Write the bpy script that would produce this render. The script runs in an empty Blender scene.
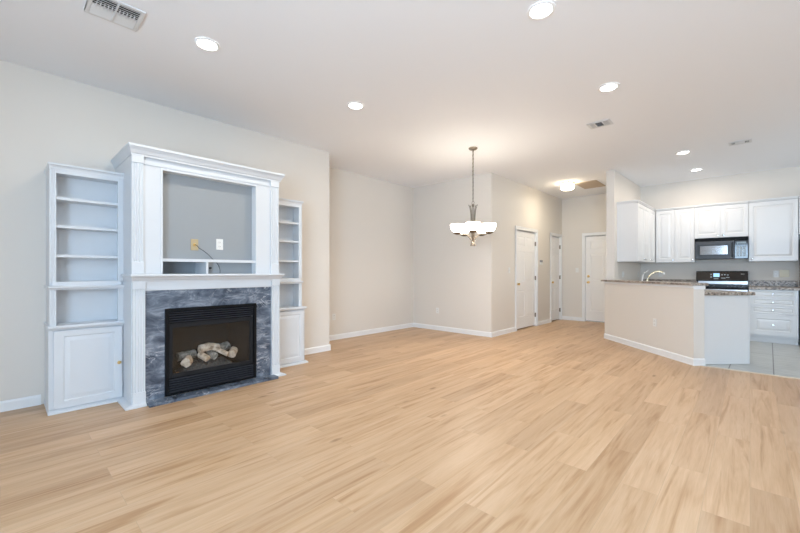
import bpy, bmesh, math, random
from mathutils import Vector, Matrix
random.seed(7)
S = bpy.context.scene
COL = S.collection
PI = math.pi

# ------------------------------------------------------------------ camera
cd = bpy.data.cameras.new('camera'); cam = bpy.data.objects.new('camera', cd); COL.objects.link(cam)
cd.sensor_width = 36; cd.lens = 374 / 800 * 36; cd.shift_y = 5 / 800; cd.clip_start = .05
cam.location = (0, 0, 1.216); cam.rotation_euler = (PI / 2, 0, math.atan(350 / 374))
S.camera = cam
# ------------------------------------------------------------------ world, daylight, exposure
S.view_settings.view_transform = 'Standard'; S.view_settings.look = 'None'
S.view_settings.gamma = 1; S.view_settings.use_curve_mapping = False
S.view_settings.exposure = 0.14
W = bpy.data.worlds.new('sky'); S.world = W; W.use_nodes = True
# RGB watts of each light
LP = {'sky': (1.5, 1.7, 1.85), 'window': (152, 216, 288), 'ground': (160, 205, 245), 'kwin': (34, 36, 36),
      'recessed': (8.6, 7.6, 6.2), 'krecessed': (12, 10.4, 8.7), 'flush': (10, 9, 7.2), 'chandelier': (2, 1.7, 1.4)}
def rgb_power(l, rgb):
    e = max(max(rgb), 1e-6); l.energy = e; l.color = [c / e for c in rgb]
_e = max(max(LP['sky']), 1e-6)
W.node_tree.nodes['Background'].inputs[0].default_value = (*[c / _e for c in LP['sky']], 1)
W.node_tree.nodes['Background'].inputs[1].default_value = _e
def daylight(name, key, loc, w, h, rz, rx=PI / 2):
    l = bpy.data.lights.new(name, 'AREA'); l.shape = 'RECTANGLE'; l.size = w; l.size_y = h; rgb_power(l, LP[key])
    o = bpy.data.objects.new(name, l); COL.objects.link(o); o.location = loc; o.rotation_euler = (rx, 0, rz); return o
daylight('daylight_window', 'window', (.8, -2.36, 1.48), 2.9, 1.7, 0)
daylight('terrace_bounce', 'ground', (.8, -3.4, .1), 4.0, 1.8, 0, PI * .78)  # unseen upward lamp added outside the window to lift the ceiling
daylight('daylight_kitchen_window', 'kwin', (3.56, 7.6, 1.62), 1.1, 1.1, PI / 2)

# ------------------------------------------------------------------ materials
def mat(name, col, rough=.5, metal=0, spec=.5, emit=None, estr=0, alpha=None):
    m = bpy.data.materials.new(name); m.use_nodes = True
    b = m.node_tree.nodes['Principled BSDF']
    b.inputs['Base Color'].default_value = (*col, 1); b.inputs['Roughness'].default_value = rough
    b.inputs['Metallic'].default_value = metal; b.inputs['Specular IOR Level'].default_value = spec
    if emit:
        b.inputs['Emission Color'].default_value = (*emit, 1); b.inputs['Emission Strength'].default_value = estr
    return m
def nodes(m):
    nt = m.node_tree; return nt, nt.nodes, nt.links, nt.nodes['Principled BSDF']
def ramp(nt, fac, stops):
    r = nt.nodes.new('ShaderNodeValToRGB'); el = r.color_ramp.elements
    while len(el) < len(stops): el.new(.5)
    for e, (p, c) in zip(el, stops): e.position = p; e.color = (*c, 1)
    nt.links.new(fac, r.inputs[0]); return r.outputs[0]
def coords(nt, scale=(1, 1, 1), rot=(0, 0, 0)):
    t = nt.nodes.new('ShaderNodeTexCoord'); m = nt.nodes.new('ShaderNodeMapping')
    m.inputs['Scale'].default_value = scale; m.inputs['Rotation'].default_value = rot
    nt.links.new(t.outputs['Object'], m.inputs[0]); return m.outputs[0]
def noise(nt, vec, scale, detail=4, rough=.5, dist=0, dim='3D', w=None):
    n = nt.nodes.new('ShaderNodeTexNoise'); n.noise_dimensions = dim
    n.inputs['Scale'].default_value = scale; n.inputs['Detail'].default_value = detail
    n.inputs['Roughness'].default_value = rough; n.inputs['Distortion'].default_value = dist
    nt.links.new(vec, n.inputs['Vector'])
    if w is not None: nt.links.new(w, n.inputs['W'])
    return n.outputs[0]
def mix(nt, fac, a, b, mode='MIX'):
    n = nt.nodes.new('ShaderNodeMix'); n.data_type = 'RGBA'; n.blend_type = mode
    for s, v in ((n.inputs[0], fac), (n.inputs[6], a), (n.inputs[7], b)):
        if hasattr(v, 'is_output'): nt.links.new(v, s)
        elif isinstance(v, (int, float)): s.default_value = v
        else: s.default_value = (*v, 1)
    return n.outputs[2]
def bump(nt, b, h, strength=.1, dist=.01):
    n = nt.nodes.new('ShaderNodeBump'); n.inputs['Strength'].default_value = strength; n.inputs['Distance'].default_value = dist
    nt.links.new(h, n.inputs['Height']); nt.links.new(n.outputs[0], b.inputs['Normal'])

def paint(name, col, rough=.6):
    m = mat(name, col, rough, spec=.3); nt, N, L, b = nodes(m)
    n = noise(nt, coords(nt), 220, 2)
    bump(nt, b, n, .06, .002); return m
M_WALL = paint('wall_paint', (.765, .725, .672))
M_NICHE = paint('grey_niche_paint', (.335, .36, .38))
M_CEIL = paint('ceiling_paint', (.91, .925, .96), .8)
M_TRIM = mat('white_trim_paint', (.86, .87, .88), .32)
M_CAB = mat('white_cabinet_lacquer', (.71, .74, .775), .35)
M_DOOR = mat('white_door_paint', (.88, .88, .88), .38)
M_KCAB = mat('white_kitchen_laminate', (.74, .75, .76), .3)
M_BRASS = mat('brass', (.78, .55, .22), .28, 1)
M_CHROME = mat('chrome', (.75, .76, .78), .15, 1)
M_NICKEL = mat('brushed_nickel', (.22, .19, .155), .35, 1)
M_BLACK = mat('black_enamel', (.012, .013, .016), .3)
M_BLACKM = mat('black_matte_metal', (.007, .008, .010), .5, spec=.15)
M_LOUVRE = mat('louvre_metal', (.034, .037, .046), .4, spec=.35)
M_BOX = mat('firebox_refractory', (.014, .0145, .015), .8, spec=.2)
M_GLOSSB = mat('black_glass', (.008, .008, .010), .06)
M_STEEL = mat('stainless_steel', (.55, .54, .55), .3, 1)
M_PLASTIC = mat('white_plastic', (.82, .82, .80), .4)
M_IVORY = mat('ivory_plastic', (.80, .73, .55), .4)
M_GOLDPL = mat('tan_cable_plate_plastic', (.50, .40, .24), .4)
M_DARK = mat('dark_recess', (.02, .02, .02), .8)  # shade inside slots, ducts and door gaps, put into the colour
M_GREY = mat('grey_plastic', (.30, .31, .33), .5)
M_CORD = mat('grey_cord_rubber', (.10, .12, .13), .5)
M_RING = mat('white_light_trim', (.92, .92, .92), .5)
M_VENT = mat('vent_white_metal', (.74, .75, .76), .45)
M_HATCH = mat('hatch_panel', (.50, .41, .32), .7)
M_DISPLAY = mat('blue_display', (.1, .2, .3), .3, emit=(.35, .65, .9), estr=1.2)
M_LENS = mat('lamp_lens', (1, 1, 1), .4, emit=(1, .98, .95), estr=11)
M_SHADE = mat('frosted_bowl_glass', (1, .97, .9), .4, emit=(1, .93, .82), estr=9.5)
M_DRUM = mat('lit_drum_glass', (1, .95, .85), .3, emit=(1, .86, .62), estr=14)
M_PORCH = mat('porcelain', (.85, .84, .82), .2)

def glass(name, refl=.12, tint=(1, 1, 1)):
    m = bpy.data.materials.new(name); m.use_nodes = True; nt = m.node_tree; nt.nodes.clear()
    o = nt.nodes.new('ShaderNodeOutputMaterial'); mx = nt.nodes.new('ShaderNodeMixShader')
    t = nt.nodes.new('ShaderNodeBsdfTransparent'); g = nt.nodes.new('ShaderNodeBsdfGlossy'); g.inputs['Roughness'].default_value = .03
    t.inputs[0].default_value = (*tint, 1)
    mx.inputs[0].default_value = refl
    nt.links.new(t.outputs[0], mx.inputs[1]); nt.links.new(g.outputs[0], mx.inputs[2]); nt.links.new(mx.outputs[0], o.inputs[0])
    return m
M_PANE = glass('window_glass', .05)
M_FGLASS = glass('fireplace_glass', .034, (.93, .95, .96))

def wood_floor():
    m = mat('oak_plank_floor', (.7, .5, .3), .38, spec=.4); nt, N, L, b = nodes(m)
    v = coords(nt, rot=(0, 0, PI / 2))
    br = N.new('ShaderNodeTexBrick'); L.new(v, br.inputs['Vector'])
    br.offset = .37; br.offset_frequency = 2; br.squash = 1
    br.inputs['Color1'].default_value = (0, 0, 0, 1); br.inputs['Color2'].default_value = (1, 1, 1, 1)
    br.inputs['Mortar'].default_value = (.5, .5, .5, 1)
    br.inputs['Scale'].default_value = 1; br.inputs['Mortar Size'].default_value = .0009; br.inputs['Mortar Smooth'].default_value = .2
    br.inputs['Bias'].default_value = 0; br.inputs['Brick Width'].default_value = 1.22; br.inputs['Row Height'].default_value = .182
    sep = N.new('ShaderNodeMath'); sep.operation = 'MULTIPLY'; sep.inputs[1].default_value = 37; L.new(br.outputs[0], sep.inputs[0])
    w = sep.outputs[0]
    g1 = noise(nt, coords(nt, (24, 1.2, 1)), 1.5, 6, .62, 1.2, '4D', w)          # fine long grain
    g2 = noise(nt, coords(nt, (5.0, .40, 1)), 1.4, 4, .55, 1.8, '4D', w)         # broad cathedral streaks
    g3 = noise(nt, coords(nt, (120, 4, 1)), 2, 2, .5, 0, '4D', w)                # pores
    base = ramp(nt, g2, [(.30, (.55, .345, .185)), (.42, (.65, .435, .255)), (.55, (.725, .51, .325)), (.75, (.78, .585, .405))])
    c = mix(nt, .28, base, ramp(nt, g1, [(.3, (.52, .325, .175)), (.5, (.69, .475, .295)), (.70, (.79, .59, .405))]))
    c = mix(nt, .18, c, ramp(nt, g3, [(.3, (.52, .345, .20)), (.65, (.76, .56, .375))]))
    # darker heart streaks
    g4 = noise(nt, coords(nt, (8, .5, 1)), 1.3, 3, .5, 2.4, '4D', w)
    c = mix(nt, 1, c, ramp(nt, g4, [(.30, (.76, .67, .57)), (.40, (.91, .865, .81)), (.50, (1, 1, 1))]), 'MULTIPLY')
    tone = ramp(nt, br.outputs[0], [(0, (.77, .72, .68)), (.35, (.85, .81, .77)), (.7, (.89, .855, .825)), (1, (.935, .91, .885))])
    c = mix(nt, 1, c, tone, 'MULTIPLY')
    # knots
    k = N.new('ShaderNodeTexVoronoi'); L.new(coords(nt, (5.2, 1.8, 1)), k.inputs['Vector']); k.inputs['Scale'].default_value = .8
    kn = ramp(nt, k.outputs['Distance'], [(.0, (.40, .32, .25)), (.03, (.58, .50, .42)), (.10, (1, 1, 1))])
    kf = noise(nt, coords(nt), 1.3, 1)
    c = mix(nt, ramp(nt, kf, [(.36, (0, 0, 0)), (.44, (1, 1, 1))]), c, mix(nt, 1, c, kn, 'MULTIPLY'))
    c = mix(nt, br.outputs['Fac'], c, (.48, .335, .205))
    L.new(c, b.inputs['Base Color'])
    bump(nt, b, g3, .03, .002); return m
M_FLOOR = wood_floor()

def tile_floor():
    m = mat('grey_floor_tile', (.4, .42, .42), .35); nt, N, L, b = nodes(m)
    t = N.new('ShaderNodeTexCoord'); mp = N.new('ShaderNodeMapping'); L.new(t.outputs['Object'], mp.inputs[0])
    mp.inputs['Location'].default_value = (.358, -6.1, 0); mp.inputs['Rotation'].default_value = (0, 0, math.radians(1.5))
    br = N.new('ShaderNodeTexBrick'); L.new(mp.outputs[0], br.inputs['Vector']); br.offset = 0
    br.inputs['Color1'].default_value = (.9, .9, .9, 1); br.inputs['Color2'].default_value = (1.06, 1.06, 1.06, 1)
    br.inputs['Mortar'].default_value = (.25, .25, .25, 1); br.inputs['Scale'].default_value = 1
    br.inputs['Mortar Size'].default_value = .006; br.inputs['Brick Width'].default_value = .40; br.inputs['Row Height'].default_value = 1.6
    g = noise(nt, coords(nt, (3, 32, 1)), 1.5, 4, .6, .5)
    c = ramp(nt, g, [(.3, (.36, .385, .38)), (.5, (.50, .52, .51)), (.7, (.62, .64, .63))])
    c = mix(nt, 1, c, br.outputs[0], 'MULTIPLY'); L.new(c, b.inputs['Base Color'])
    return m
M_TILE = tile_floor()

def marble():
    m = mat('blue_grey_marble', (.1, .12, .15), .18); nt, N, L, b = nodes(m)
    r = (.75, .15, .2)
    a = noise(nt, coords(nt, (1, 1.5, 3.2), r), 3.2, 8, .66, .6)
    base = ramp(nt, a, [(.30, (.030, .041, .060)), (.43, (.075, .098, .138)), (.54, (.145, .178, .232)), (.65, (.29, .33, .39)), (.78, (.48, .51, .56))])
    vn = noise(nt, coords(nt, (1, 1.2, 2.6), r), 3.4, 7, .62, .9)
    mth = N.new('ShaderNodeMath'); mth.operation = 'SUBTRACT'; L.new(vn, mth.inputs[0]); mth.inputs[1].default_value = .5
    ab = N.new('ShaderNodeMath'); ab.operation = 'ABSOLUTE'; L.new(mth.outputs[0], ab.inputs[0])
    vein = ramp(nt, ab.outputs[0], [(0, (.85, .85, .85)), (.008, (.35, .35, .35)), (.022, (0, 0, 0))])
    mk = noise(nt, coords(nt), 3.1, 3); mk = ramp(nt, mk, [(.45, (0, 0, 0)), (.62, (1, 1, 1))])
    f = mix(nt, 1, vein, mk, 'MULTIPLY')
    c = mix(nt, f, base, (.62, .65, .70)); L.new(c, b.inputs['Base Color']); return m
M_MARBLE = marble()

def granite():
    m = mat('speckled_granite', (.4, .35, .3), .28, spec=.3); nt, N, L, b = nodes(m)
    v = coords(nt)
    vo = N.new('ShaderNodeTexVoronoi'); L.new(v, vo.inputs['Vector']); vo.inputs['Scale'].default_value = 48
    n = noise(nt, v, 38, 4, .6)
    c1 = ramp(nt, vo.outputs['Color'], [(.15, (.02, .018, .017)), (.35, (.16, .12, .10)), (.55, (.36, .30, .25)), (.8, (.58, .53, .48))])
    c = mix(nt, .45, c1, ramp(nt, n, [(.35, (.06, .05, .05)), (.5, (.36, .30, .25)), (.65, (.66, .60, .54))]))
    L.new(c, b.inputs['Base Color']); return m
M_GRAN = granite()

def logmat():
    m = mat('ceramic_log', (.4, .3, .2), .85); nt, N, L, b = nodes(m)
    n = noise(nt, coords(nt), 16, 5, .6, .5)
    L.new(ramp(nt, n, [(.30, (.13, .10, .08)), (.42, (.60, .42, .29)), (.56, (.85, .66, .50)), (.72, (.93, .80, .68))]), b.inputs['Base Color'])
    bump(nt, b, n, .5, .01); return m
M_LOG = logmat()
def barkmat():
    m = mat('charred_log_bark', (.2, .2, .2), .9); nt, N, L, b = nodes(m)
    n = noise(nt, coords(nt, (1, 1, 1)), 26, 5, .65, .4)
    L.new(ramp(nt, n, [(.35, (.08, .08, .07)), (.5, (.27, .25, .22)), (.68, (.52, .48, .43))]), b.inputs['Base Color'])
    bump(nt, b, n, .6, .01); return m
M_BARK = barkmat()
M_EMBER = mat('ember_bed_grit', (.065, .065, .065), .9)

# ------------------------------------------------------------------ mesh builder
MX = lambda x0: Matrix(((0, 0, 1, x0), (1, 0, 0, 0), (0, 1, 0, 0), (0, 0, 0, 1)))      # (u,v,w)->(x0+w, u, v)
MY = lambda y0: Matrix(((1, 0, 0, 0), (0, 0, -1, y0), (0, 1, 0, 0), (0, 0, 0, 1)))     # (u,v,w)->(u, y0-w, v)
MYM = lambda y0: Matrix(((-1, 0, 0, 0), (0, 0, 1, y0), (0, 1, 0, 0), (0, 0, 0, 1)))    # (u,v,w)->(-u, y0+w, v)
MC = lambda z0: Matrix(((1, 0, 0, 0), (0, -1, 0, 0), (0, 0, -1, z0), (0, 0, 0, 1)))    # hangs from ceiling: w down
class MB:
    def __init__(s, M=None): s.v = []; s.f = []; s.M = M
    def add(s, vs, fs):
        n = len(s.v)
        for p in vs:
            p = Vector(p); s.v.append(tuple(s.M @ p if s.M else p))
        s.f += [tuple(i + n for i in f) for f in fs]
        return s
    def box(s, x0, x1, y0, y1, z0, z1):
        vs = [(x, y, z) for z in (z0, z1) for y in (y0, y1) for x in (x0, x1)]
        return s.add(vs, [(0, 2, 3, 1), (4, 5, 7, 6), (0, 1, 5, 4), (2, 6, 7, 3), (0, 4, 6, 2), (1, 3, 7, 5)])
    def loft(s, loops, cap0=True, cap1=True, closed=True):
        n = len(loops[0]); vs = [p for l in loops for p in l]; fs = []
        for i in range(len(loops) - 1):
            for j in range(n if closed else n - 1):
                k = (j + 1) % n
                fs.append((i * n + j, i * n + k, (i + 1) * n + k, (i + 1) * n + j))
        if cap0: fs.append(tuple(range(n))[::-1])
        if cap1: fs.append(tuple((len(loops) - 1) * n + j for j in range(n)))
        return s.add(vs, fs)
    def prism(s, poly, z0, z1):
        return s.loft([[(x, y, z0) for x, y in poly], [(x, y, z1) for x, y in poly]])
    def lathe(s, prof, n=24, c=(0, 0, 0), cap=True):
        L = [[(c[0] + r * math.cos(2 * PI * k / n), c[1] + r * math.sin(2 * PI * k / n), c[2] + z) for k in range(n)] for r, z in prof]
        return s.loft(L, cap, cap)
    def tube(s, path, r, n=8):
        path = [Vector(p) for p in path]; L = []
        rr = r if isinstance(r, (list, tuple)) else [r] * len(path)
        for i, p in enumerate(path):
            t = (path[min(i + 1, len(path) - 1)] - path[max(i - 1, 0)]).normalized()
            up = Vector((0, 0, 1)) if abs(t.z) < .95 else Vector((1, 0, 0))
            a = t.cross(up).normalized(); b = t.cross(a)
            L.append([tuple(p + rr[i] * (math.cos(2 * PI * k / n) * a + math.sin(2 * PI * k / n) * b)) for k in range(n)])
        return s.loft(L)
    def moulding(s, xb, xf, y0, y1, prof, k=1):
        """closed profile (out, z) carried round three sides of a box whose front is xf and whose back is xb"""
        corner = lambda o: [(xb, y0 - o * k), (xf + o, y0 - o * k), (xf + o, y1 + o * k), (xb, y1 + o * k)]
        L = [[(*corner(o)[k], z) for o, z in prof] for k in range(4)]
        return s.loft(L)
    def panel(s, u0, u1, v0, v1, t, rings):
        """nested rectangles: rings of (inset, w) from the outer edge to the centre, closed in the middle and to the back"""
        L = []
        for i, w in rings:
            L.append([(u0 + i, v0 + i, w), (u1 - i, v0 + i, w), (u1 - i, v1 - i, w), (u0 + i, v1 - i, w)])
        return s.loft(L, False, True)
    def slab_panels(s, u0, u1, v0, v1, t, panels, deep=.008):
        """a flat slab of thickness t (back w=0, front w=t) with raised panels let into its front"""
        us = sorted({u0, u1, *[p[0] for p in panels], *[p[1] for p in panels]})
        vs = sorted({v0, v1, *[p[2] for p in panels], *[p[3] for p in panels]})
        inside = lambda u, v: any(p[0] < u < p[1] and p[2] < v < p[3] for p in panels)
        for a, b in zip(us, us[1:]):
            for c, d in zip(vs, vs[1:]):
                if not inside((a + b) / 2, (c + d) / 2):
                    s.add([(a, c, t), (b, c, t), (b, d, t), (a, d, t)], [(0, 1, 2, 3)])
        s.add([(u0, v0, 0), (u1, v0, 0), (u1, v1, 0), (u0, v1, 0), (u0, v0, t), (u1, v0, t), (u1, v1, t), (u0, v1, t)],
              [(3, 2, 1, 0), (0, 1, 5, 4), (1, 2, 6, 5), (2, 3, 7, 6), (3, 0, 4, 7)])
        for a, b, c, d in panels:
            m = min(b - a, d - c); g = min(.012, m * .12); r = min(.045, m * .30)
            s.panel(a, b, c, d, t, [(0, t), (g * .6, t - deep), (g, t - deep), (r, t - .001), (r + .002, t - .001)])
        return s
def build(name, mb, m, parent=None, bev=0, smooth=False, seg=2):
    me = bpy.data.meshes.new(name)
    vs = mb.v
    if parent is not None and parent.get('_world'):
        l = parent['_world']; vs = [(x - l[0], y - l[1], z - l[2]) for x, y, z in vs]
    me.from_pydata(vs, [], mb.f); me.materials.append(m)
    bm = bmesh.new(); bm.from_mesh(me); bmesh.ops.remove_doubles(bm, verts=bm.verts, dist=1e-5)
    bmesh.ops.recalc_face_normals(bm, faces=bm.faces); bm.to_mesh(me); bm.free()
    if smooth:
        me.shade_smooth(); me.set_sharp_from_angle(angle=math.radians(40))
    o = bpy.data.objects.new(name, me); COL.objects.link(o)
    if parent is not None:
        o.parent = parent
        if parent.get('_world'): o['_world'] = parent['_world']
    if bev:
        md = o.modifiers.new('edge', 'BEVEL'); md.width = bev; md.segments = seg; md.limit_method = 'ANGLE'; md.angle_limit = .6
    return o
def thing(name, loc, label, cat, group=None, local=False, rz=0):
    o = bpy.data.objects.new(name, None); COL.objects.link(o); o.location = loc; o.rotation_euler = (0, 0, rz)
    o.empty_display_size = .1
    if not local: o['_world'] = list(loc)
    return tag(o, label, cat, group)
def tag(o, label, cat, group=None):
    o['label'] = label; o['category'] = cat
    if group: o['group'] = group
    return o
def struct(name, mb, m, bev=0, label=None, parent=None):
    o = build(name, mb, m, parent, bev)
    if parent is None: o['kind'] = 'structure'
    if label: o['label'] = label
    return o
def copy_tree(o, parent=None):
    c = o.copy(); COL.objects.link(c)
    if parent is not None: c.parent = parent
    for ch in list(o.children): copy_tree(ch, c)
    return c

# ------------------------------------------------------------------ room shell
H = 3.05
XL, XD, XH, XK = -4.74, -5.40, -3.49, -1.79      # fireplace wall, dining wall, hall door wall, kitchen side of the partition
YJ, YD, YH, YK, YB = 3.47, 6.20, 9.74, 9.50, -2.2
P2 = Vector((-.533, 6.128, 0)); A45 = PI / 4
struct('floor', MB().prism([(XD - .1, YB - .1), (3.5, YB - .1), (3.5, 6.175), (-.47, 6.175), (-1.80, 7.64), (-1.80, YH + .1), (XD - .1, YH + .1)], -.08, 0), M_FLOOR)
struct('floor_kitchen', MB().prism([(-.47, 6.175), (3.5, 6.175), (3.5, YK + .1), (-1.80, YK + .1), (-1.80, 7.64)], -.08, .001), M_TILE)
struct('trim_1', MB().box(-.40, 3.5, 6.155, 6.195, -.01, .007), mat('tile_edge_strip', (.66, .58, .47), .4), .003, 'pale threshold strip where the wood floor meets the tile')
struct('ceiling', MB().box(XD - .1, 3.5, YB - .1, YH + .1, H, H + .1), M_CEIL)
struct('wall_fireplace', MB().box(XD - .1, XL, YB, YJ, 0, H), M_WALL)
struct('wall_dining_side', MB().box(XD - .1, XD, YJ, YD, 0, H), M_WALL)
struct('wall_dining_end', MB().box(XD - .1, XH - .12, YD, YD + .12, 0, H).box(XH - .12, XH, YD, YD + .12, 0, H), M_WALL)
D1, D2, D3 = (7.215, 8.175), (9.035, 9.65), (-2.935, -2.02)
DH = 2.083
struct('wall_hall', MB().box(XH - .12, XH, YD + .12, D1[0], 0, H).box(XH - .12, XH, D1[1], D2[0], 0, H).box(XH - .12, XH, D2[1], YH, 0, H)
       .box(XH - .12, XH, D1[0], D1[1], DH, H).box(XH - .12, XH, D2[0], D2[1], DH, H), M_WALL)
struct('wall_hall_end', MB().box(XH - .12, D3[0], YH, YH + .12, 0, H).box(D3[1], XK - .13, YH, YH + .12, 0, H).box(D3[0], D3[1], YH, YH + .12, DH, H), M_WALL)
struct('wall_partition', MB().prism([(XK - .13, 7.58), (XK, 7.58), (XK + .0557, 9.5), (XK + .0557, YH + .12), (XK - .13, YH + .12)], 0, H), M_WALL)
struct('wall_kitchen', MB().box(XK, 3.5, YK, YK + .12, 0, H), M_WALL)
# sheets closing the hall doors, painted dark for the unlit space behind
for i, (x0, x1, y0, y1) in enumerate([(XH - .16, XH - .12, D1[0] - .1, D1[1] + .1), (XH - .16, XH - .12, D2[0] - .1, D2[1] + .1), (D3[0] - .1, D3[1] + .1, YH + .12, YH + .16)]):
    struct('wall_closet_%s' % 'abc'[i], MB().box(x0, x1, y0, y1, 0, 2.2), M_DARK)
# window wall behind and side window wall
def holed_wall(name, M, u0, u1, holes):
    mb = MB(M); holes = sorted(holes); u = u0
    for a, b, c, d in holes:
        mb.box(u, a, 0, H, 0, .12)
        if c > 0: mb.box(a, b, 0, c, 0, .12)
        mb.box(a, b, d, H, 0, .12); u = b
    mb.box(u, u1, 0, H, 0, .12); return struct(name, mb, M_WALL)
MBACK = Matrix(((1, 0, 0, 0), (0, 0, 1, YB - .12), (0, 1, 0, 0), (0, 0, 0, 1)))
MRIGHT = Matrix(((0, 0, 1, 3.4), (1, 0, 0, 0), (0, 1, 0, 0), (0, 0, 0, 1)))
wb = [(-.7, 2.3, .6, 2.35)]
wr = [(7.0, 8.2, 1.05, 2.2)]
holed_wall('wall_back', MBACK, XD - .1, 3.5, wb); holed_wall('wall_right', MRIGHT, YB, YK, wr)
wi = 1
for M, hs in ((MBACK, wb), (MRIGHT, wr)):
    for a, b, c, d in hs:
        fr = MB(M); mid = (a + b) / 2
        for u0, u1, v0, v1 in ((a, a + .05, c, d), (b - .05, b, c, d), (a, b, c, c + .05), (a, b, d - .05, d), (mid - .03, mid + .03, c, d)):
            fr.box(u0, u1, v0, v1, .02, .08)
        w = struct('window_%d' % wi, fr, M_TRIM); wi += 1
        build('pane', MB(M).box(a + .05, b - .05, c + .05, d - .05, .045, .052), M_PANE, w)

# baseboards: (name, M, [(u0,u1)...])
BBP = [(0, 0), (.016, 0), (.016, .012), (.013, .016), (.013, .075), (.006, .088), (0, .092)]
def baseboard(name, segs):
    mb = MB()
    for (x0, y0), (x1, y1) in segs:
        d = Vector((x1 - x0, y1 - y0, 0)).normalized(); n = Vector((d.y, -d.x, 0))       # outward = right of travel
        L = [[tuple(Vector((x, y, 0)) + n * o + Vector((0, 0, z))) for o, z in BBP] for x, y in ((x0, y0), (x1, y1))]
        mb.loft(L)
    return struct(name, mb, M_TRIM)
baseboard('baseboard_fireplace', [((XL, YB), (XL, .255)), ((XL, 2.80), (XL, YJ + .016))])
baseboard('baseboard_dining_side', [((XD, YJ), (XD, YD))])
baseboard('baseboard_dining_end', [((XD, YD), (XH + .014, YD))])
baseboard('baseboard_hall', [((XH, YD - .014), (XH, D1[0] - .067)), ((XH, D1[1] + .067), (XH, D2[0] - .067))])
baseboard('baseboard_hall_end', [((XH, YH), (D3[0] - .067, YH))])
baseboard('baseboard_partition', [((XK - .13, YH), (XK - .13, 7.58))])
# ------------------------------------------------------------------ hall doors
def casing(mb, a, b, d):
    for s0, s1, w in ((0, .067, .012), (.004, .02, .017), (.048, .067, .019)):
        mb.box(a - s1, a - s0, 0, d + s1, 0, w); mb.box(b + s0, b + s1, 0, d + s1, 0, w); mb.box(a - s0, b + s0, d + s0, d + s1, 0, w)
def knob_mb(M, u, v, w0, r=.027):
    T = M @ Matrix.Translation((u, v, w0))
    return MB(T).lathe([(.030, 0), (.030, .006), (.012, .009), (.010, .03), (r * .8, .036), (r, .05), (r * .85, .064), (r * .3, .068)], 16)
def six_panel(a, b, top, gap):
    W = b - a; st = .105; ms = .095 if W > .7 else .07
    st = .105 if W > .7 else .08
    c = (a + b) / 2; z0 = gap
    rows = [(z0 + .24, z0 + .80), (z0 + .98, z0 + 1.62), (z0 + 1.73, top - .115)]
    P = []
    for v0, v1 in rows:
        P += [(a + st, c - ms / 2, v0, v1), (c + ms / 2, b - st, v0, v1)]
    return P
def door(n, M, a, b, knob_u, label, hinge_u=None, dead=False):
    gap = .022; top = DH - .016
    o = struct('door_%d' % n, MB(M).slab_panels(a + .006, b - .006, gap, top, .035, six_panel(a + .006, b - .006, top, gap)), M_DOOR, label=label)
    fr = MB(M); fr.box(a, a + .004, 0, DH, -.06, .06).box(b - .004, b, 0, DH, -.06, .06).box(a, b, DH - .006, DH, -.06, .06)
    c = MB(M); casing(c, a, b, DH)
    c.M = M @ Matrix.Translation((0, 0, .06)); 
    c2 = MB(M @ Matrix.Translation((0, 0, .06))); casing(c2, a, b, DH)
    f = build('door_frame', fr, M_TRIM, o); build('casing', c2, M_TRIM, o, .002)
    k = build('door_knob', knob_mb(M, knob_u, .955, .035), M_BRASS, o, smooth=True); k['label'] = 'round brass knob'
    if dead: build('deadbolt', MB(M @ Matrix.Translation((knob_u, 1.10, .035))).lathe([(.030, 0), (.030, .008), (.024, .014), (.010, .016)], 16), M_BRASS, o, smooth=True)
    if hinge_u:
        for v in (.25, 1.07, 1.83):
            build('hinge', MB(M @ Matrix.Translation((hinge_u, v, .043))).box(-.012, .012, -.045, .045, -.008, .012).tube([(0, -.048, .014), (0, .048, .014)], .007), M_NICKEL, o)
    return o
door(1, MX(XH - .06), D1[0], D1[1], D1[0] + .07, 'white six-panel hall door with brass knob, the wider one left of the thermostat', D1[1] - .004)
door(2, MX(XH - .06), D2[0], D2[1], D2[0] + .06, 'narrow white six-panel closet door in the corner of the hall', D2[1] - .004)
d3 = door(3, MY(YH + .06), D3[0], D3[1], D3[0] + .07, 'white front door with deadbolt at the end of the hall, partly behind the kitchen wall', None, True)
build('chain_lock', MB(MY(YH + .06)).box(-2.40, -2.375, 1.24, 1.36, .035, .047), M_GREY, d3)

# ------------------------------------------------------------------ small wall plates
def plate(name, M, u, v, label, cat, kind='outlet', m=None, w=.07, h=.115, group=None):
    m = m or M_PLASTIC
    loc = M @ Vector((u, v, 0))
    t = thing(name, loc, label, cat, group)
    T = M @ Matrix.Translation((u, v, 0))
    build('cover', MB(T).box(-w / 2, w / 2, -h / 2, h / 2, 0, .006), m, t, .002)
    if kind == 'outlet':
        for dv in (-.022, .022):
            build('socket', MB(T).lathe([(.015, .005), (.015, .008), (.013, .009)], 16, (0, dv, 0)), M_PORCH if m is M_PLASTIC else m, t)
            build('slot', MB(T).box(-.007, -.005, dv - .004, dv + .006, .008, .0095).box(.005, .007, dv - .004, dv + .006, .008, .0095), M_DARK, t)
    elif kind == 'switch':
        n = max(1, round(w / .07))
        for i in range(n):
            uu = (i - (n - 1) / 2) * .046
            build('toggle', MB(T).box(uu - .005, uu + .005, -.012, .012, .005, .010).box(uu - .004, uu + .004, 0, .012, .009, .018), m, t)
    elif kind == 'jack':
        build('jack', MB(T).lathe([(.016, .005), (.016, .009), (.006, .010), (.006, .02)], 16), M_BRASS, t, smooth=True)
    return t
plate('wall_outlet', MX(XD), 4.05, .41, 'white outlet low on the side wall of the dining corner', 'outlet')
plate('wall_outlet', MY(YD), -4.736, .406, 'white outlet low on the dining end wall below the chandelier', 'outlet')
plate('light_switch', MX(XH), 6.90, 1.24, 'white light switch on the hall wall left of the wide door', 'light switch', 'switch')
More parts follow.
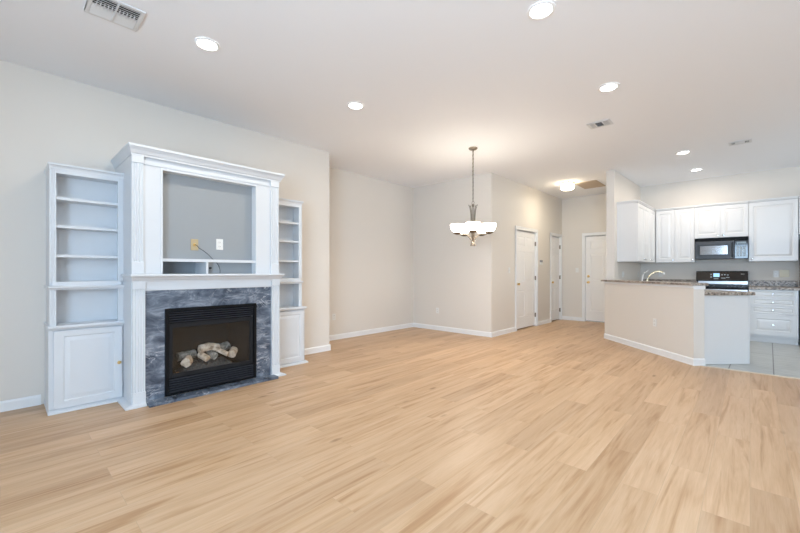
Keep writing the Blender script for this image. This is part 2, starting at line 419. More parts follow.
plate('light_switch', MY(YH), -3.12, 1.25, 'white light switch beside the front door casing', 'light switch', 'switch')
t = thing('thermostat', (XH, 8.43, 1.42), 'small grey thermostat with dark top on the wall between the two hall doors', 'thermostat')
build('housing', MB(MX(XH)).box(8.375, 8.485, 1.37, 1.425, 0, .025), M_PLASTIC, t, .004)
build('display', MB(MX(XH)).box(8.375, 8.485, 1.425, 1.475, 0, .028), M_GREY, t, .004)

# ------------------------------------------------------------------ bookcases
def bookcase(y0, y1, label, mirror):
    """built-in bookcase standing against the fireplace wall; y0..y1 outer faces"""
    xf, xw, xbk = -4.345, XL, -4.53
    t = thing('built_in_bookcase', (xf, (y0 + y1) / 2, 0), label, 'bookcase', 'built-in bookcases either side of the fireplace')
    pw = .043
    yb = y1 + (.048 if mirror else 0)        # the base cupboard of the right one is a little wider
    # upper case
    build('side_panel', MB().box(xw, xf - .02, y0 + .001, y0 + .018, .75, 2.098), M_CAB, t)
    build('side_panel', MB().box(xw, xf - .02, y1 - .018, y1 - .001, .75, 2.098), M_CAB, t)
    build('back_panel', MB().box(xbk - .01, xbk, y0 + .018, y1 - .018, .75, 2.10), M_CAB, t)
    build('top_panel', MB().box(xw, xf - .02, y0 + .018, y1 - .018, 2.068, 2.10), M_CAB, t)
    fr = MB()
    for a, b in ((y0, y0 + pw), (y1 - pw, y1)):
        g = (b - a) / 5       # reeded stile
        poly = [(xf - .02, a), (xf, a)]
        for q in range(1, 4): poly += [(xf, a + g * q), (xf - .003, a + g * (q + .35)), (xf, a + g * (q + .7))]
        poly += [(xf, b), (xf - .02, b)]
        fr.prism(poly, 1.128, 2.10); fr.prism(poly, .75, 1.060)
    fr.box(xf - .02, xf, y0 + pw, y1 - pw, 2.062, 2.10)
    build('face_frame', fr, M_CAB, t)
    build('crown', MB().moulding(xw, xf, y0, y1, [(0, 2.095), (.004, 2.095), (.006, 2.108), (.014, 2.120), (.026, 2.128), (.028, 2.142), (0, 2.142)], .4), M_CAB, t)
    for z in (1.861, 1.618, 1.362):
        build('shelf', MB().box(xbk, xf - .012, y0 + .018, y1 - .018, z - .024, z), M_CAB, t, .002)
    build('ledge', MB().box(xbk, xf, y0 + .018, y1 - .018, 1.066, 1.128)
          .moulding(xw, xf, y0, y1, [(0, 1.056), (.006, 1.058), (.010, 1.068), (.026, 1.074), (.028, 1.088), (.003, 1.092), (0, 1.092)], .35), M_CAB, t)
    build('counter', MB().moulding(xw, xf, y0, yb, [(0, .712), (.008, .714), (.012, .724), (.030, .728), (.033, .738), (.030, .750), (0, .752)], .4)
          .box(xw, xf, y0, yb, .722, .752), M_CAB, t)
    # base cupboard
    e = .006
    build('cupboard', MB().box(xw, xf - .012, y0 - (0 if mirror else e), yb, 0, .722), M_CAB, t)
    d0, d1 = (y0 + .026, y1 - .012) if not mirror else (y0 + .012, yb - .026)
    dr = build('cupboard_door', MB(MX(xf - .012)).slab_panels(d0, d1, .034, .703, .022, [(d0 + .062, d1 - .055, .095, .655)], .006), M_CAB, t, .002)
    ku = d1 - .026 if not mirror else d0 + .026
    k = build('knob', MB(MX(xf + .010) @ Matrix.Translation((ku, .365, 0))).lathe([(.008, 0), (.006, .012), (.014, .018), (.016, .025), (.010, .032), (.003, .034)], 16), M_BRASS, dr, smooth=True)
    k['label'] = 'small round brass knob'
    a, b = (y0 - .012, y1) if not mirror else (y0, yb + .030)
    tm = MB()
    o = .034
    if not mirror: tm.loft([[(xw, a, 0), (xw, a, .03), (xw, a + .012, .034)]] * 1 + [[(xf + o, a, 0), (xf + o, a, .012), (xf - .004, a + .014, .030)], [(xf + o, y1, 0), (xf + o, y1, .012), (xf - .004, y1, .030)]])
    else: tm.loft([[(xf + o, y0, 0), (xf + o, y0, .012), (xf - .004, y0, .030)], [(xf + o, b, 0), (xf + o, b, .012), (xf - .004, b - .014, .030)], [(xw, b, 0), (xw, b, .03), (xw, b - .012, .034)]])
    build('toe_moulding', tm, M_CAB, t)
    return t
bookcase(.285, .799, 'tall white bookcase left of the fireplace, its brass-knobbed door in full view', False)
bookcase(2.241, 2.735, 'tall white bookcase right of the fireplace, half hidden by the mantel', True)

# ------------------------------------------------------------------ fireplace mantel and overmantel
F0, F1 = .800, 2.240
t = thing('fireplace_mantel', (-4.05, (F0 + F1) / 2, 0), 'tall white fireplace mantel with fluted pilasters and an open niche above', 'fireplace mantel')
xu, xl, xw = -4.05, -4.025, XL
build('side_panel', MB().box(xw, xu + .002, F0, F0 + .018, 0, 2.28), M_CAB, t)
build('side_panel', MB().box(xw, xu + .002, F1 - .018, F1, 0, 2.28), M_CAB, t)
def pilaster(y0, y1, xf, depth, zb, z0, z1, zt, name):
    g = (y1 - y0)
    poly = [(xf - depth, y0), (xf, y0)]
    n = 4
    for q in range(n):
        c = y0 + g * (q + .75) / (n + .5); h = g * .062
        poly += [(xf, c - h), (xf - .006, c - h * .4), (xf - .006, c + h * .4), (xf, c + h)]
    poly += [(xf, y1), (xf - depth, y1)]
    p = build(name, MB().prism(poly, z0, z1), M_CAB, t)
    build('plinth_block', MB().box(xf - depth, xf + .008, y0 - .003, y1 + .003, zb, z0), M_CAB, p, .003)
    build('cap_block', MB().box(xf - depth, xf + .008, y0 - .003, y1 + .003, z1, zt), M_CAB, p, .003)
    return p
for a, b in ((F0 + .007, F0 + .102), (F1 - .102, F1 - .007)):
    pilaster(a, b, xl + .005, .05, 0, .127, 1.055, 1.125, 'lower_pilaster')
for a, b in ((F0 + .002, F0 + .092), (F1 - .108, F1 - .012)):
    pilaster(a, b, xu + .018, .03, 1.19, 1.305, 2.197, 2.28, 'upper_pilaster')
N0, N1, NT = 1.047, 1.957, 2.172
build('overmantel_face', MB().box(xu - .018, xu, F0 + .018, N0, 1.19, 2.28).box(xu - .018, xu, N1, F1 - .018, 1.19, 2.28).box(xu - .018, xu, N0, N1, NT, 2.28), M_CAB, t)
build('niche_bead', MB().box(xu, xu + .006, N0 - .018, N0, 1.20, NT + .018).box(xu, xu + .006, N1, N1 + .018, 1.20, NT + .018).box(xu, xu + .006, N0, N1, NT, NT + .018)
      .box(xu, xu + .010, F0 + .095, F1 - .111, 2.197, 2.206), M_CAB, t)
nb = -4.142
build('niche_back', MB().box(nb - .012, nb, N0 - .03, N1 + .03, 1.325, NT + .02).box(nb - .012, nb, 1.447, N1 + .03, 1.19, 1.325)
      .box(-4.39, -4.378, N0 - .03, 1.447, 1.17, 1.325).box(-4.378, nb - .012, N0 - .03, N0 - .018, 1.17, 1.325), M_NICHE, t)
build('niche_lining', MB().box(nb, xu - .018, N0 - .012, N0, 1.19, NT).box(nb, xu - .018, N1, N1 + .012, 1.19, NT).box(nb, xu - .018, N0, N1, NT, NT + .012)
      .box(-4.39, xu - .018, N0 - .018, N1, 1.178, 1.192).box(-4.39, nb, N0 - .018, 1.447, 1.325, 1.34), M_CAB, t)
build('niche_shelf', MB().box(nb, xu - .004, N0, 1.30, 1.312, 1.340).box(nb + .03, xu - .004, 1.30, 1.60, 1.312, 1.340).box(nb, xu - .004, 1.60, N1, 1.312, 1.340), M_CAB, t)
build('niche_divider', MB().box(-4.378, xu - .004, 1.438, 1.457, 1.192, 1.312), M_CAB, t)
build('crown', MB().moulding(xw, xu + .018, F0, F1, [(0, 2.262), (.010, 2.262), (.012, 2.275), (.022, 2.284), (.036, 2.306), (.056, 2.326), (.064, 2.330), (.066, 2.350), (0, 2.350)], .5), M_CAB, t)
build('mantel_shelf', MB().moulding(-4.34, xl, F0 + .004, F1 - .004, [(0, 1.122), (.014, 1.124), (.018, 1.134), (.030, 1.142), (.044, 1.160), (.060, 1.168), (.074, 1.171), (.078, 1.180), (.074, 1.190), (0, 1.191)], .35)
      .box(xw, xl, F0 + .004, F1 - .004, 1.14, 1.191), M_CAB, t)
build('frieze', MB().box(xl - .03, xl - .008, F0 + .102, F1 - .102, 1.040, 1.14).box(xl - .008, xl - .002, F0 + .102, F1 - .102, 1.046, 1.060)
      .box(xl - .008, xl + .002, F0 + .102, F1 - .102, 1.105, 1.125), M_CAB, t)
mf = -4.045
I0, I1, IT, IB = 1.063, 1.957, .862, .035
ms = build('marble_facing', MB().box(mf - .02, mf, F0 + .102, I0, .02, 1.040).box(mf - .02, mf, I1, F1 - .102, .02, 1.040).box(mf - .02, mf, I0, I1, IT, 1.040), M_MARBLE, t)
ms['label'] = 'dark blue-grey marble with white veins'
sh = MB()
for a, b, s in ((F0, F0 + .105, -1), (F1 - .105, F1, 1)):
    y_out = (a if s < 0 else b) + s * .055; y_in = b if s < 0 else a
    o = .045
    ring = lambda y, x: [(x, y)]
    out = [(-4.345, y_out), (xl + .005 + o, y_out), (xl + .005 + o, y_in)]
    inn = [(-4.345, (a if s < 0 else b)), (xl + .005, (a if s < 0 else b)), (xl + .005, y_in)]
    sh = MB()
    sh.loft([[(po[0], po[1], 0), (po[0], po[1], .012), (pi[0], pi[1], .030), (pi[0], pi[1], 0)] for po, pi in zip(out, inn)])
    build('shoe_moulding', sh, M_CAB, t)
h = build('hearth_slab', MB().box(mf, -3.905, F0 + .108, 2.158, 0, .028), M_MARBLE, None, .003)
tag(h, 'flat blue-grey marble hearth slab on the wood floor in front of the fireplace', 'hearth')

# gas fireplace insert
t = thing('gas_fireplace', (-4.03, 1.51, IB), 'black gas fireplace insert with louvres and glass front set in the marble', 'fireplace')
xi = -4.028
fb = MB(); fw = .032
fb.box(xi - .03, xi, I0, I0 + fw, IB, IT).box(xi - .03, xi, I1 - fw, I1, IB, IT).box(xi - .03, xi, I0 + fw, I1 - fw, IT - .028, IT).box(xi - .03, xi, I0 + fw, I1 - fw, IB, IB + .018)
build('frame', fb, M_BLACKM, t, .002)
def louvres(z0, z1, n):
    lv = MB()
    st = (z1 - z0) / n
    for k in range(n):
        z = z0 + st * k
        lv.loft([[(xi - .022, y, z + st * .62), (xi - .004, y, z + st * .18), (xi - .002, y, z + st * .34), (xi - .020, y, z + st * .78)] for y in (I0 + fw, I1 - fw)])
    return lv
build('upper_louvre', louvres(.722, IT - .028, 5), M_LOUVRE, t)
M_GAPSHADE = mat('soot_black', (.004, .004, .005), .9, spec=.1)  # shade between the louvre blades, painted on the sheets behind them
build('backing', MB().box(xi - .036, xi - .030, I0 + fw, I1 - fw, .722, IT - .028), M_GAPSHADE, t)
build('backing', MB().box(xi - .036, xi - .030, I0 + fw, I1 - fw, IB + .018, .190), M_GAPSHADE, t)
build('lower_louvre', louvres(IB + .018, .190, 6), M_LOUVRE, t)
G0, G1, GB, GT = 1.128, 1.882, .235, .672
dr = build('glass_door_frame', MB().box(xi - .03, xi - .008, I0 + fw + .004, G0, .195, .716).box(xi - .03, xi - .008, G1, I1 - fw - .004, .195, .716)
           .box(xi - .03, xi - .008, G0, G1, .195, GB).box(xi - .03, xi - .008, G0, G1, GT, .716), mat('dark_grey_metal', (.012, .014, .018), .45, spec=.25), t, .002)
build('glass', MB().box(xi - .022, xi - .018, G0, G1, GB, GT), M_FGLASS, dr)
XB_ = -4.40
build('firebox', MB().box(XB_ - .01, XB_, 1.20, 1.80, .20, .72).box(xi - .04, xi - .031, G0 - .04, G0 - .01, .2, .7)
      .loft([[(xi - .031, G0 - .03, .20), (XB_, 1.20, .20), (XB_, 1.20, .72), (xi - .031, G0 - .03, .72)], [(xi - .031, G0 - .035, .20), (XB_, 1.195, .20), (XB_, 1.195, .72), (xi - .031, G0 - .035, .72)]])
      .loft([[(xi - .031, G1 + .03, .20), (XB_, 1.80, .20), (XB_, 1.80, .72), (xi - .031, G1 + .03, .72)], [(xi - .031, G1 + .035, .20), (XB_, 1.805, .20), (XB_, 1.805, .72), (xi - .031, G1 + .035, .72)]])
      .prism([(xi - .031, G0 - .03), (xi - .031, G1 + .03), (XB_, 1.80), (XB_, 1.20)], .19, .20)
      .prism([(xi - .031, G0 - .03), (xi - .031, G1 + .03), (XB_, 1.80), (XB_, 1.20)], .72, .73), M_BOX, t)
# ember bed: lumpy sloping mound
rows = []
ny, nx = 40, 10
for i in range(nx + 1):
    f = i / nx; r = []
    for j in range(ny + 1):
        g = j / ny; y = 1.215 + g * .56
        e = min(1, 6 * min(g, 1 - g)) * min(1, 5 * min(f + .05, 1.05 - f))
        z = .20 + e * (.035 + .045 * f + .018 * random.random())
        r.append((-4.09 - f * .22 + .006 * random.random(), y, z))
    rows.append(r)
em = MB(); em.loft(rows, False, False, closed=False)
em.loft([[(p[0], p[1], .2005) for p in rows[0]], rows[0]], False, False, False)
build('ember_bed', em, M_EMBER, t)
lb = build('data_tag', MB().box(-4.075, -4.073, 1.165, 1.19, .225, .237), mat('brass_tag', (.5, .25, .1), .4, .6), t)
# logs
def log(p0, p1, r, m, label, bark_end=True, bend=0):
    c = (Vector(p0) + Vector(p1)) / 2
    n, k = 12, 9; L = []
    p0, p1 = Vector(p0), Vector(p1); d = (p1 - p0).normalized()
    a = d.cross(Vector((0, 0, 1))).normalized(); b = a.cross(d)
    ph = [random.uniform(.86, 1.12) for _ in range(n)]
    for i in range(k):
        f = i / (k - 1); q = p0.lerp(p1, f) + b * (bend * math.sin(PI * f)) - c
        L.append([tuple(q + (r * ph[j] * random.uniform(.93, 1.07)) * (math.cos(2 * PI * j / n) * a + math.sin(2 * PI * j / n) * b)) for j in range(n)])
    L = [[tuple(Vector(x) * .0 + (p0 - c)) if False else x for x in L[0]]] + L[1:]
    o = build('ceramic_log', MB().loft(L), m, None, .004, True); o.location = c
    return tag(o, label, 'log', 'ceramic logs in the gas fireplace')
log((-4.115, 1.265, .300), (-4.20, 1.315, .312), .046, M_LOG, 'pale chunky log at the left front of the firebox, cut end forward')
log((-4.27, 1.235, .345), (-4.30, 1.41, .350), .044, M_BARK, 'grey-brown log lying level at the back left of the firebox')
log((-4.22, 1.425, .400), (-4.24, 1.63, .385), .042, M_LOG, 'tan log lying on top of the pile across the middle', bend=.02)
log((-4.12, 1.475, .305), (-4.22, 1.43, .350), .032, M_LOG, 'small pale log leaning forward left of the round cut end')
log((-4.13, 1.540, .325), (-4.28, 1.55, .335), .042, M_BARK, 'log showing its round cut end in the middle of the pile')
log((-4.10, 1.675, .325), (-4.22, 1.575, .395), .026, M_LOG, 'thin pale branch sloping down right from the top of the pile')
log((-4.28, 1.62, .365), (-4.30, 1.76, .380), .046, M_BARK, 'grey log standing at the back right of the firebox')
log((-4.12, 1.715, .310), (-4.20, 1.775, .345), .042, M_LOG, 'pale wedge-shaped log at the right end of the ember bed')
# plates and cable in the niche
plate('cable_plate', MX(nb), 1.354, 1.489, 'tan cable plate with brass jack on the back of the niche', 'cable plate', 'jack', M_GOLDPL, .070, .115)
plate('wall_outlet', MX(nb), 1.601, 1.505, 'white outlet on the back of the niche right of the tan cable plate', 'outlet')
cp = [(-4.122, 1.354, 1.489), (-4.106, 1.366, 1.482), (-4.112, 1.388, 1.455), (-4.130, 1.434, 1.433), (-4.130, 1.473, 1.404), (-4.130, 1.522, 1.352), (-4.129, 1.563, 1.317), (-4.125, 1.588, 1.275), (-4.122, 1.600, 1.232), (-4.122, 1.599, 1.197)]
c = build('coax_cable', MB().tube(cp, .0032, 8), M_CORD, None, smooth=True)
tag(c, 'thin grey cable drooping from the tan plate down behind the niche shelf', 'cable')
j = build('cable_connector', MB(MX(nb)).lathe([(.012, 0), (.012, .006), (.007, .008), (.007, .022)], 12, (1.507, 1.253, 0)), M_BLACK, None, smooth=True)
tag(j, 'small black cable connector on the niche back below the shelf, beside the divider', 'connector')

# ------------------------------------------------------------------ kitchen peninsula (turned 45 degrees)
RP = Matrix.Translation(P2) @ Matrix.Rotation(A45, 4, 'Z')
TW = .145
o = struct('wall_half', MB(RP).prism([(0, 0), (TW, 0), (TW, 1.86), (0, 1.985)], 0, 1.036), M_WALL)
bb = MB(RP)
prof = [(a, z) for a, z in BBP]
bb.loft([[(TW, -a, z) for a, z in BBP], [(-a, -a, z) for a, z in BBP], [(-a, 1.985, z) for a, z in BBP]])
struct('baseboard_half_wall', bb, M_TRIM)
t = thing('bar_countertop', P2 + Vector((0, 0, 1.036)), 'raised granite bar top on the angled half wall', 'countertop', None, True, A45)
build('granite_slab', MB().box(-.055, TW + .03, -.03, 2.02, .0, .031), M_GRAN, t, .004)
struct('trim_2', MB(RP).box(-.014, 0, -.014, 1.985, 1.004, 1.034).box(0, TW, -.014, 0, .986, 1.034), M_TRIM, .003, 'white trim strip under the granite bar top')
T = RP @ Matrix.Translation((0, .70, .46)) @ Matrix(((0, 0, -1, 0), (-1, 0, 0, 0), (0, 1, 0, 0), (0, 0, 0, 1)))
plate('wall_outlet', T, 0, 0, 'white outlet on the angled half wall below the bar top', 'outlet')
# peninsula cabinet
t = thing('peninsula_cabinet', P2, 'white base cabinet behind the half wall, its plain end panel facing the living room', 'cabinet', None, True, A45)
c0, c1 = TW + .002, TW + .640
build('carcass', MB().box(c0, c1 - .02, .055, 1.72, .10, .906).box(c0, c1 - .075, .055, 1.72, .004, .10), M_KCAB, t)
build('end_panel', MB().box(c0 + .004, c1, .036, .054, .004, .906).box(c1 - .012, c1, .030, .036, .004, .906), M_KCAB, t, .002)
for k in range(3):
    a = .07 + k * .55
    MD = Matrix(((0, 0, 1, c1 - .02), (1, 0, 0, 0), (0, 1, 0, 0), (0, 0, 0, 1)))
    d = build('cabinet_door', MB(MD).slab_panels(a, a + .53, .12, .895, .02, [(a + .06, a + .47, .18, .80)], .006), M_KCAB, t)
    build('knob', MB(MD @ Matrix.Translation((a + .49, .80, .02))).lathe([(.006, 0), (.005, .012), (.013, .018), (.014, .024), (.004, .03)], 12), M_CHROME, d, smooth=True)
t = thing('peninsula_countertop', P2 + Vector((0, 0, .906)), 'lower granite counter on the peninsula cabinet, behind the half wall', 'countertop', None, True, A45)
build('granite_slab', MB().box(TW + .001, c1 + .045, .0, 1.55, 0, .041), M_GRAN, t, .004)
build('backsplash', MB().box(TW + .001, TW + .020, .005, 1.80, .0415, .128), M_GRAN, t, .002)
# faucet
fp = RP @ Vector((.265, 1.24, .947))
M_PBRASS = mat('pale_brass', (.86, .74, .50), .25, .8)
t = thing('kitchen_faucet', fp, 'brass and white kitchen faucet with curved spout behind the bar top', 'faucet', None, True, A45)
build('base', MB().lathe([(.030, 0), (.030, .01), (.022, .02), (.018, .07), (.016, .09)], 16), M_PBRASS, t, smooth=True)
sp = [(0, 0, .08), (.005, -.004, .14), (.02, -.015, .19), (.05, -.035, .235), (.09, -.06, .262), (.13, -.085, .27), (.165, -.105, .262), (.18, -.115, .245)]
build('spout', MB().tube(sp, [.014, .013, .012, .012, .012, .012, .013, .013], 10), M_PBRASS, t, smooth=True)
build('spout_tip', MB().tube([(.18, -.115, .252), (.187, -.119, .222)], .018, 12), M_PORCH, t, smooth=True)
build('handle', MB().lathe([(.02, 0), (.02, .01), (.014, .02), (.012, .13)], 12, (-.02, .09, 0)).tube([(-.02, .09, .12), (-.012, .085, .20), (.01, .07, .25), (.05, .04, .285)], [.011, .010, .008, .006], 8), M_PORCH, t, smooth=True)

# ------------------------------------------------------------------ kitchen run on the back wall
def knob(M, u, v, w, d):
    return build('knob', MB(M @ Matrix.Translation((u, v, w))).lathe([(.007, 0), (.005, .012), (.013, .018), (.015, .024), (.010, .030), (.003, .031)], 14), M_CHROME, d, smooth=True)
def wall_cabinet(M, u0, u1, v0, v1, doors, label, crown=True, depth=.33, ends=(0, 0), root=None):
    """M maps (u,v,w) with w=0 at the wall. doors: list of (u0,u1,knob_u or None)"""
    loc = M @ Vector(((u0 + u1) / 2, v0, 0))
    t = thing('wall_cabinet', loc, label, 'wall cabinet', 'white kitchen wall cabinets')
    build('carcass', MB(M).box(u0, u1, v0, v1, .001, depth - .021), M_KCAB, t)
    for a, b, ku in doors:
        st = .058
        d = build('cabinet_door', MB(M @ Matrix.Translation((0, 0, depth - .02))).slab_panels(a, b, v0 + .004, v1 - .012, .02, [(a + st, b - st, v0 + .075, v1 - .075)], .007), M_KCAB, t)
        if ku is not None: knob(M, ku, v0 + .045, depth, d)
    if crown:
        e0, e1 = ends
        build('crown', MB(M).box(u0 - e0 * .012, u1 + e1 * .012, v1 - .001, v1 + .018, .001, depth + .006).box(u0 - e0 * .02, u1 + e1 * .02, v1 + .018, v1 + .038, .001, depth + .018), M_KCAB, t, .003)
    return t
KM = MY(YK); VT = 2.452; VB = 1.398
LM = Matrix.Translation((XK, 7.58, 0)) @ Matrix.Rotation(-math.radians(1.66), 4, 'Z') @ MX(0) @ Matrix.Translation((-7.58, 0, 0))
wall_cabinet(LM, 7.745, 8.70, VB, VT, [(7.748, 8.221, 8.19), (8.224, 8.6985, 8.26)], 'white double-door wall cabinet on the partition wall, its plain end towards the living room', ends=(1, 0))
wall_cabinet(LM, 8.701, YK - .012, VB, VT, [(8.7025, 9.158, 8.74)], 'white single-door wall cabinet on the partition wall beside the kitchen corner')
wall_cabinet(KM, XK + .380, -1.091, VB, VT, [(-1.405, -1.0925, -1.125)], 'white wall cabinet on the back wall, first from the corner')
wall_cabinet(KM, -1.090, -.785, VB, VT, [(-1.0885, -.7865, -.815)], 'narrow white wall cabinet just left of the microwave')
wall_cabinet(KM, -.784, -.020, 1.848, VT, [(-.7825, -.4035, -.440), (-.4005, -.0215, -.362)], 'short white double-door wall cabinet above the microwave')
wall_cabinet(KM, -.017, .594, VB, VT, [(-.0155, .5925, .025)], 'wide white single-door wall cabinet right of the microwave')
wall_cabinet(KM, .602, 1.52, 1.84, VT, [(.606, 1.058, 1.02), (1.064, 1.516, 1.10)], 'white wall cabinet above the refrigerator at the right edge')

# microwave
t = thing('microwave', ((-.775 - .028) / 2, YK - .2, 1.455), 'black over-the-range microwave under the short wall cabinet', 'microwave')
m0, m1, mb_, mt, md = -.778, -.026, 1.452, 1.846, .395
K2 = KM
build('body', MB(K2).box(m0, m1, mb_, mt, .001, md - .03), M_BLACKM, t, .003)
build('top_vent', MB(K2).box(m0, m1, mt - .062, mt - .002, md - .03, md - .008).box(m0 + .01, m1 - .01, mt - .018, mt - .012, md - .008, md - .004).box(m0 + .01, m1 - .01, mt - .034, mt - .028, md - .008, md - .004).box(m0 + .01, m1 - .01, mt - .05, mt - .044, md - .008, md - .004), M_BLACKM, t)
dd = build('microwave_door', MB(K2).box(m0, -.205, mb_, mt - .066, md - .03, md), mat('charcoal_plastic', (.035, .037, .043), .35), t, .004)
build('window_frame', MB(K2).box(m0 + .042, -.272, mb_ + .055, mt - .118, md, md + .003), M_BLACK, dd, .002)
build('window', MB(K2).box(m0 + .085, -.300, mb_ + .082, mt - .152, md + .003, md + .005), mat('mirror_dark_glass', (.35, .35, .36), .12, .85), dd)
build('handle', MB(K2).tube([(-.235, mb_ + .03, md), (-.235, mb_ + .04, md + .03), (-.235, mt - .11, md + .03), (-.235, mt - .10, md)], .010, 10), M_BLACK, dd, smooth=True)
cp_ = build('control_panel', MB(K2).box(-.203, m1, mb_, mt - .066, md - .03, md), M_GLOSSB, t, .003)
build('display', MB(K2).box(-.180, -.055, mt - .125, mt - .090, md, md + .002), mat('microwave_display', (.12, .14, .15), .2, emit=(.3, .4, .45), estr=.15), cp_)
bt = MB(K2)
for r in range(6):
    for q in range(3):
        bt.box(-.178 + q * .044, -.178 + q * .044 + .034, mb_ + .040 + r * .031, mb_ + .040 + r * .031 + .020, md, md + .003)
b_ = build('buttons', bt, mat('keypad_grey', (.30, .33, .34), .4), cp_)

# range
r0, r1, rf = -.776, -.024, .62
t = thing('kitchen_range', (-.40, YK - .3, 0), 'black freestanding kitchen range with raised control panel below the microwave', 'range')
build('body', MB(K2).box(r0, r1, .08, .900, .01, rf - .02).box(r0 + .02, r1 - .02, .002, .08, .02, rf - .08), M_BLACKM, t)
build('cooktop', MB(K2).box(r0, r1, .900, .918, .01, rf), M_BLACKM, t, .004)
od = build('oven_door', MB(K2).box(r0 + .006, r1 - .006, .24, .80, rf - .02, rf + .02), M_GLOSSB, t, .004)
build('oven_handle', MB(K2).tube([(r0 + .06, .76, rf + .02), (r0 + .06, .765, rf + .06), (r1 - .06, .765, rf + .06), (r1 - .06, .76, rf + .02)], .012, 10), M_STEEL, od, smooth=True)
build('front_panel', MB(K2).box(r0 + .006, r1 - .006, .81, .895, rf - .02, rf + .015), M_STEEL, t, .003)
build('storage_drawer', MB(K2).box(r0 + .006, r1 - .006, .09, .23, rf - .02, rf + .015), M_BLACK, t, .003)
bg = build('control_panel', MB(K2).loft([[(u, 1.036, .012), (u, 1.036, .135), (u, 1.05, .142), (u, 1.205, .100), (u, 1.222, .085), (u, 1.222, .012)] for u in (r0, r1)]), mat('brown_black_gloss', (.018, .015, .014), .22), t, .003)
build('backguard', MB(K2).box(r0 + .004, r1 - .004, .918, 1.036, .012, .07), M_BLACK, t)
build('backguard_strip', MB(K2).box(r0 + .03, r1 - .006, .975, 1.032, .07, .074), M_STEEL, t, .001)
def on_slope(u, s, dv=.0):   # point on the slanted panel face: s in 0..1 upward
    return (u, 1.05 + (1.205 - 1.05) * s, .142 + (.100 - .142) * s + dv)
def slope_quad(mb, u0, u1, s0, s1, h=.002):
    L = [[on_slope(u, s0, .0003), on_slope(u, s0, h), on_slope(u, s1, h), on_slope(u, s1, .0003)] for u in (u0, u1)]
    mb.loft(L)
dm = MB(K2); slope_quad(dm, -.515, -.425, .40, .85)
build('clock_display', dm, M_DISPLAY, bg)
M_KEY = mat('pale_keypad_print', (.42, .48, .52), .4)
for u0, u1, s0, s1 in ((-.560, -.535, .62, .78), (-.560, -.535, .30, .46), (-.40, -.375, .60, .72), (-.36, -.335, .62, .74), (-.32, -.295, .58, .70), (-.40, -.34, .22, .32), (-.33, -.28, .30, .40), (-.51, -.44, .14, .24)):
    km = MB(K2); slope_quad(km, u0, u1, s0, s1); build('key_mark', km, M_KEY, bg)
lm = MB(K2); slope_quad(lm, -.125, -.075, .74, .80)
build('logo', lm, mat('silver_print', (.4, .4, .4), .4), bg)
for u, w in ((-.60, .20), (-.20, .20), (-.60, .46), (-.20, .46)):
    b_ = build('burner', MB(K2 @ Matrix(((1, 0, 0, u), (0, 0, 1, .918), (0, 1, 0, w), (0, 0, 0, 1)))).lathe([(.05, 0), (.05, .012), (.035, .018), (.02, .02)], 18), M_BLACKM, t, smooth=True)
    gr = MB(K2)
    for q in (-.10, 0, .10):
        gr.box(u + q - .005, u + q + .005, .932, .944, w - .115, w + .115)
        gr.box(u - .115, u + .115, .932, .944, w + q - .005, w + q + .005)
    for a_ in (-.11, .11):
        for c_ in (-.11, .11): gr.box(u + a_ - .006, u + a_ + .006, .918, .934, w + c_ - .006, w + c_ + .006)
    build('grate', gr, M_BLACK, t)

# drawer base right of the range
t = thing('drawer_cabinet', (.285, YK - .3, 0), 'white base cabinet with four drawers right of the range', 'cabinet')
u0, u1, bf = -.016, .580, .60
build('carcass', MB(K2).box(u0, u1, .105, .906, .01, bf - .02).box(u0, u1, .002, .105, .01, bf - .07), M_KCAB, t)
for v0, v1, pl in ((.770, .900, False), (.630, .763, True), (.495, .623, True), (.135, .488, True)):
    M_ = K2 @ Matrix.Translation((0, 0, bf - .02))
    a, b = u0 + .006, u1 - .006
    pn = [(a + .085, b - .085, v0 + .075, v1 - .075)] if v1 - v0 > .2 else ([(a + .05, b - .05, v0 + .026, v1 - .026)])
    d = build('drawer', MB(M_).slab_panels(a, b, v0, v1, .02, pn, .006), M_KCAB, t, .002)
    knob(K2, (a + b) / 2, (v0 + v1) / 2, bf, d)
t = thing('drawer_cabinet_countertop', (.285, YK - .3, .906), 'granite counter with backsplash right of the range', 'countertop')
build('granite_slab', MB(K2).box(u0 - .002, .604, .907, .947, .002, bf + .03), M_GRAN, t, .004)
build('backsplash', MB(K2).box(u0 - .002, .604, .947, 1.055, .002, .022), M_GRAN, t, .002)
# corner base cabinets and counter left of the range
t = thing('corner_base_cabinet', (-1.29, YK - .3, 0), 'white corner base cabinets left of the range behind the half wall', 'cabinet')
build('carcass', MB().box(XK + .062, XK + .58, 8.05, YK - .01, .10, .906).box(XK + .58, -.79, YK - .58, YK - .01, .10, .906).box(XK + .07, XK + .52, 8.06, YK - .02, .003, .10).box(XK + .52, -.80, YK - .52, YK - .02, .003, .10), M_KCAB, t)
d = build('cabinet_door', MB(K2 @ Matrix.Translation((0, 0, .58))).slab_panels(XK + .60, -.795, .12, .895, .02, [(XK + .66, -.855, .18, .80)], .006), M_KCAB, t)
knob(K2, XK + .64, .80, .60, d)
d = build('cabinet_door', MB(LM @ Matrix.Translation((0, 0, .58))).slab_panels(8.06, YK - .605, .12, .895, .02, [(8.12, YK - .665, .18, .80)], .006), M_KCAB, t)
knob(LM, 8.10, .80, .60, d)
t = thing('corner_countertop', (-1.29, YK - .3, .906), 'granite corner counter with backsplash left of the range', 'countertop')
build('granite_slab', MB().prism([(XK + .062, 8.03), (XK + .63, 8.03), (XK + .63, YK - .63), (-.780, YK - .63), (-.780, YK - .002), (XK + .062, YK - .002)], .907, .947), M_GRAN, t, .004)
build('backsplash', MB(K2).box(XK + .08, -.780, .947, 1.055, .002, .022), M_GRAN, t)
build('backsplash', MB(LM).box(8.04, YK - .022, .947, 1.0, .002, .022), M_GRAN, t)
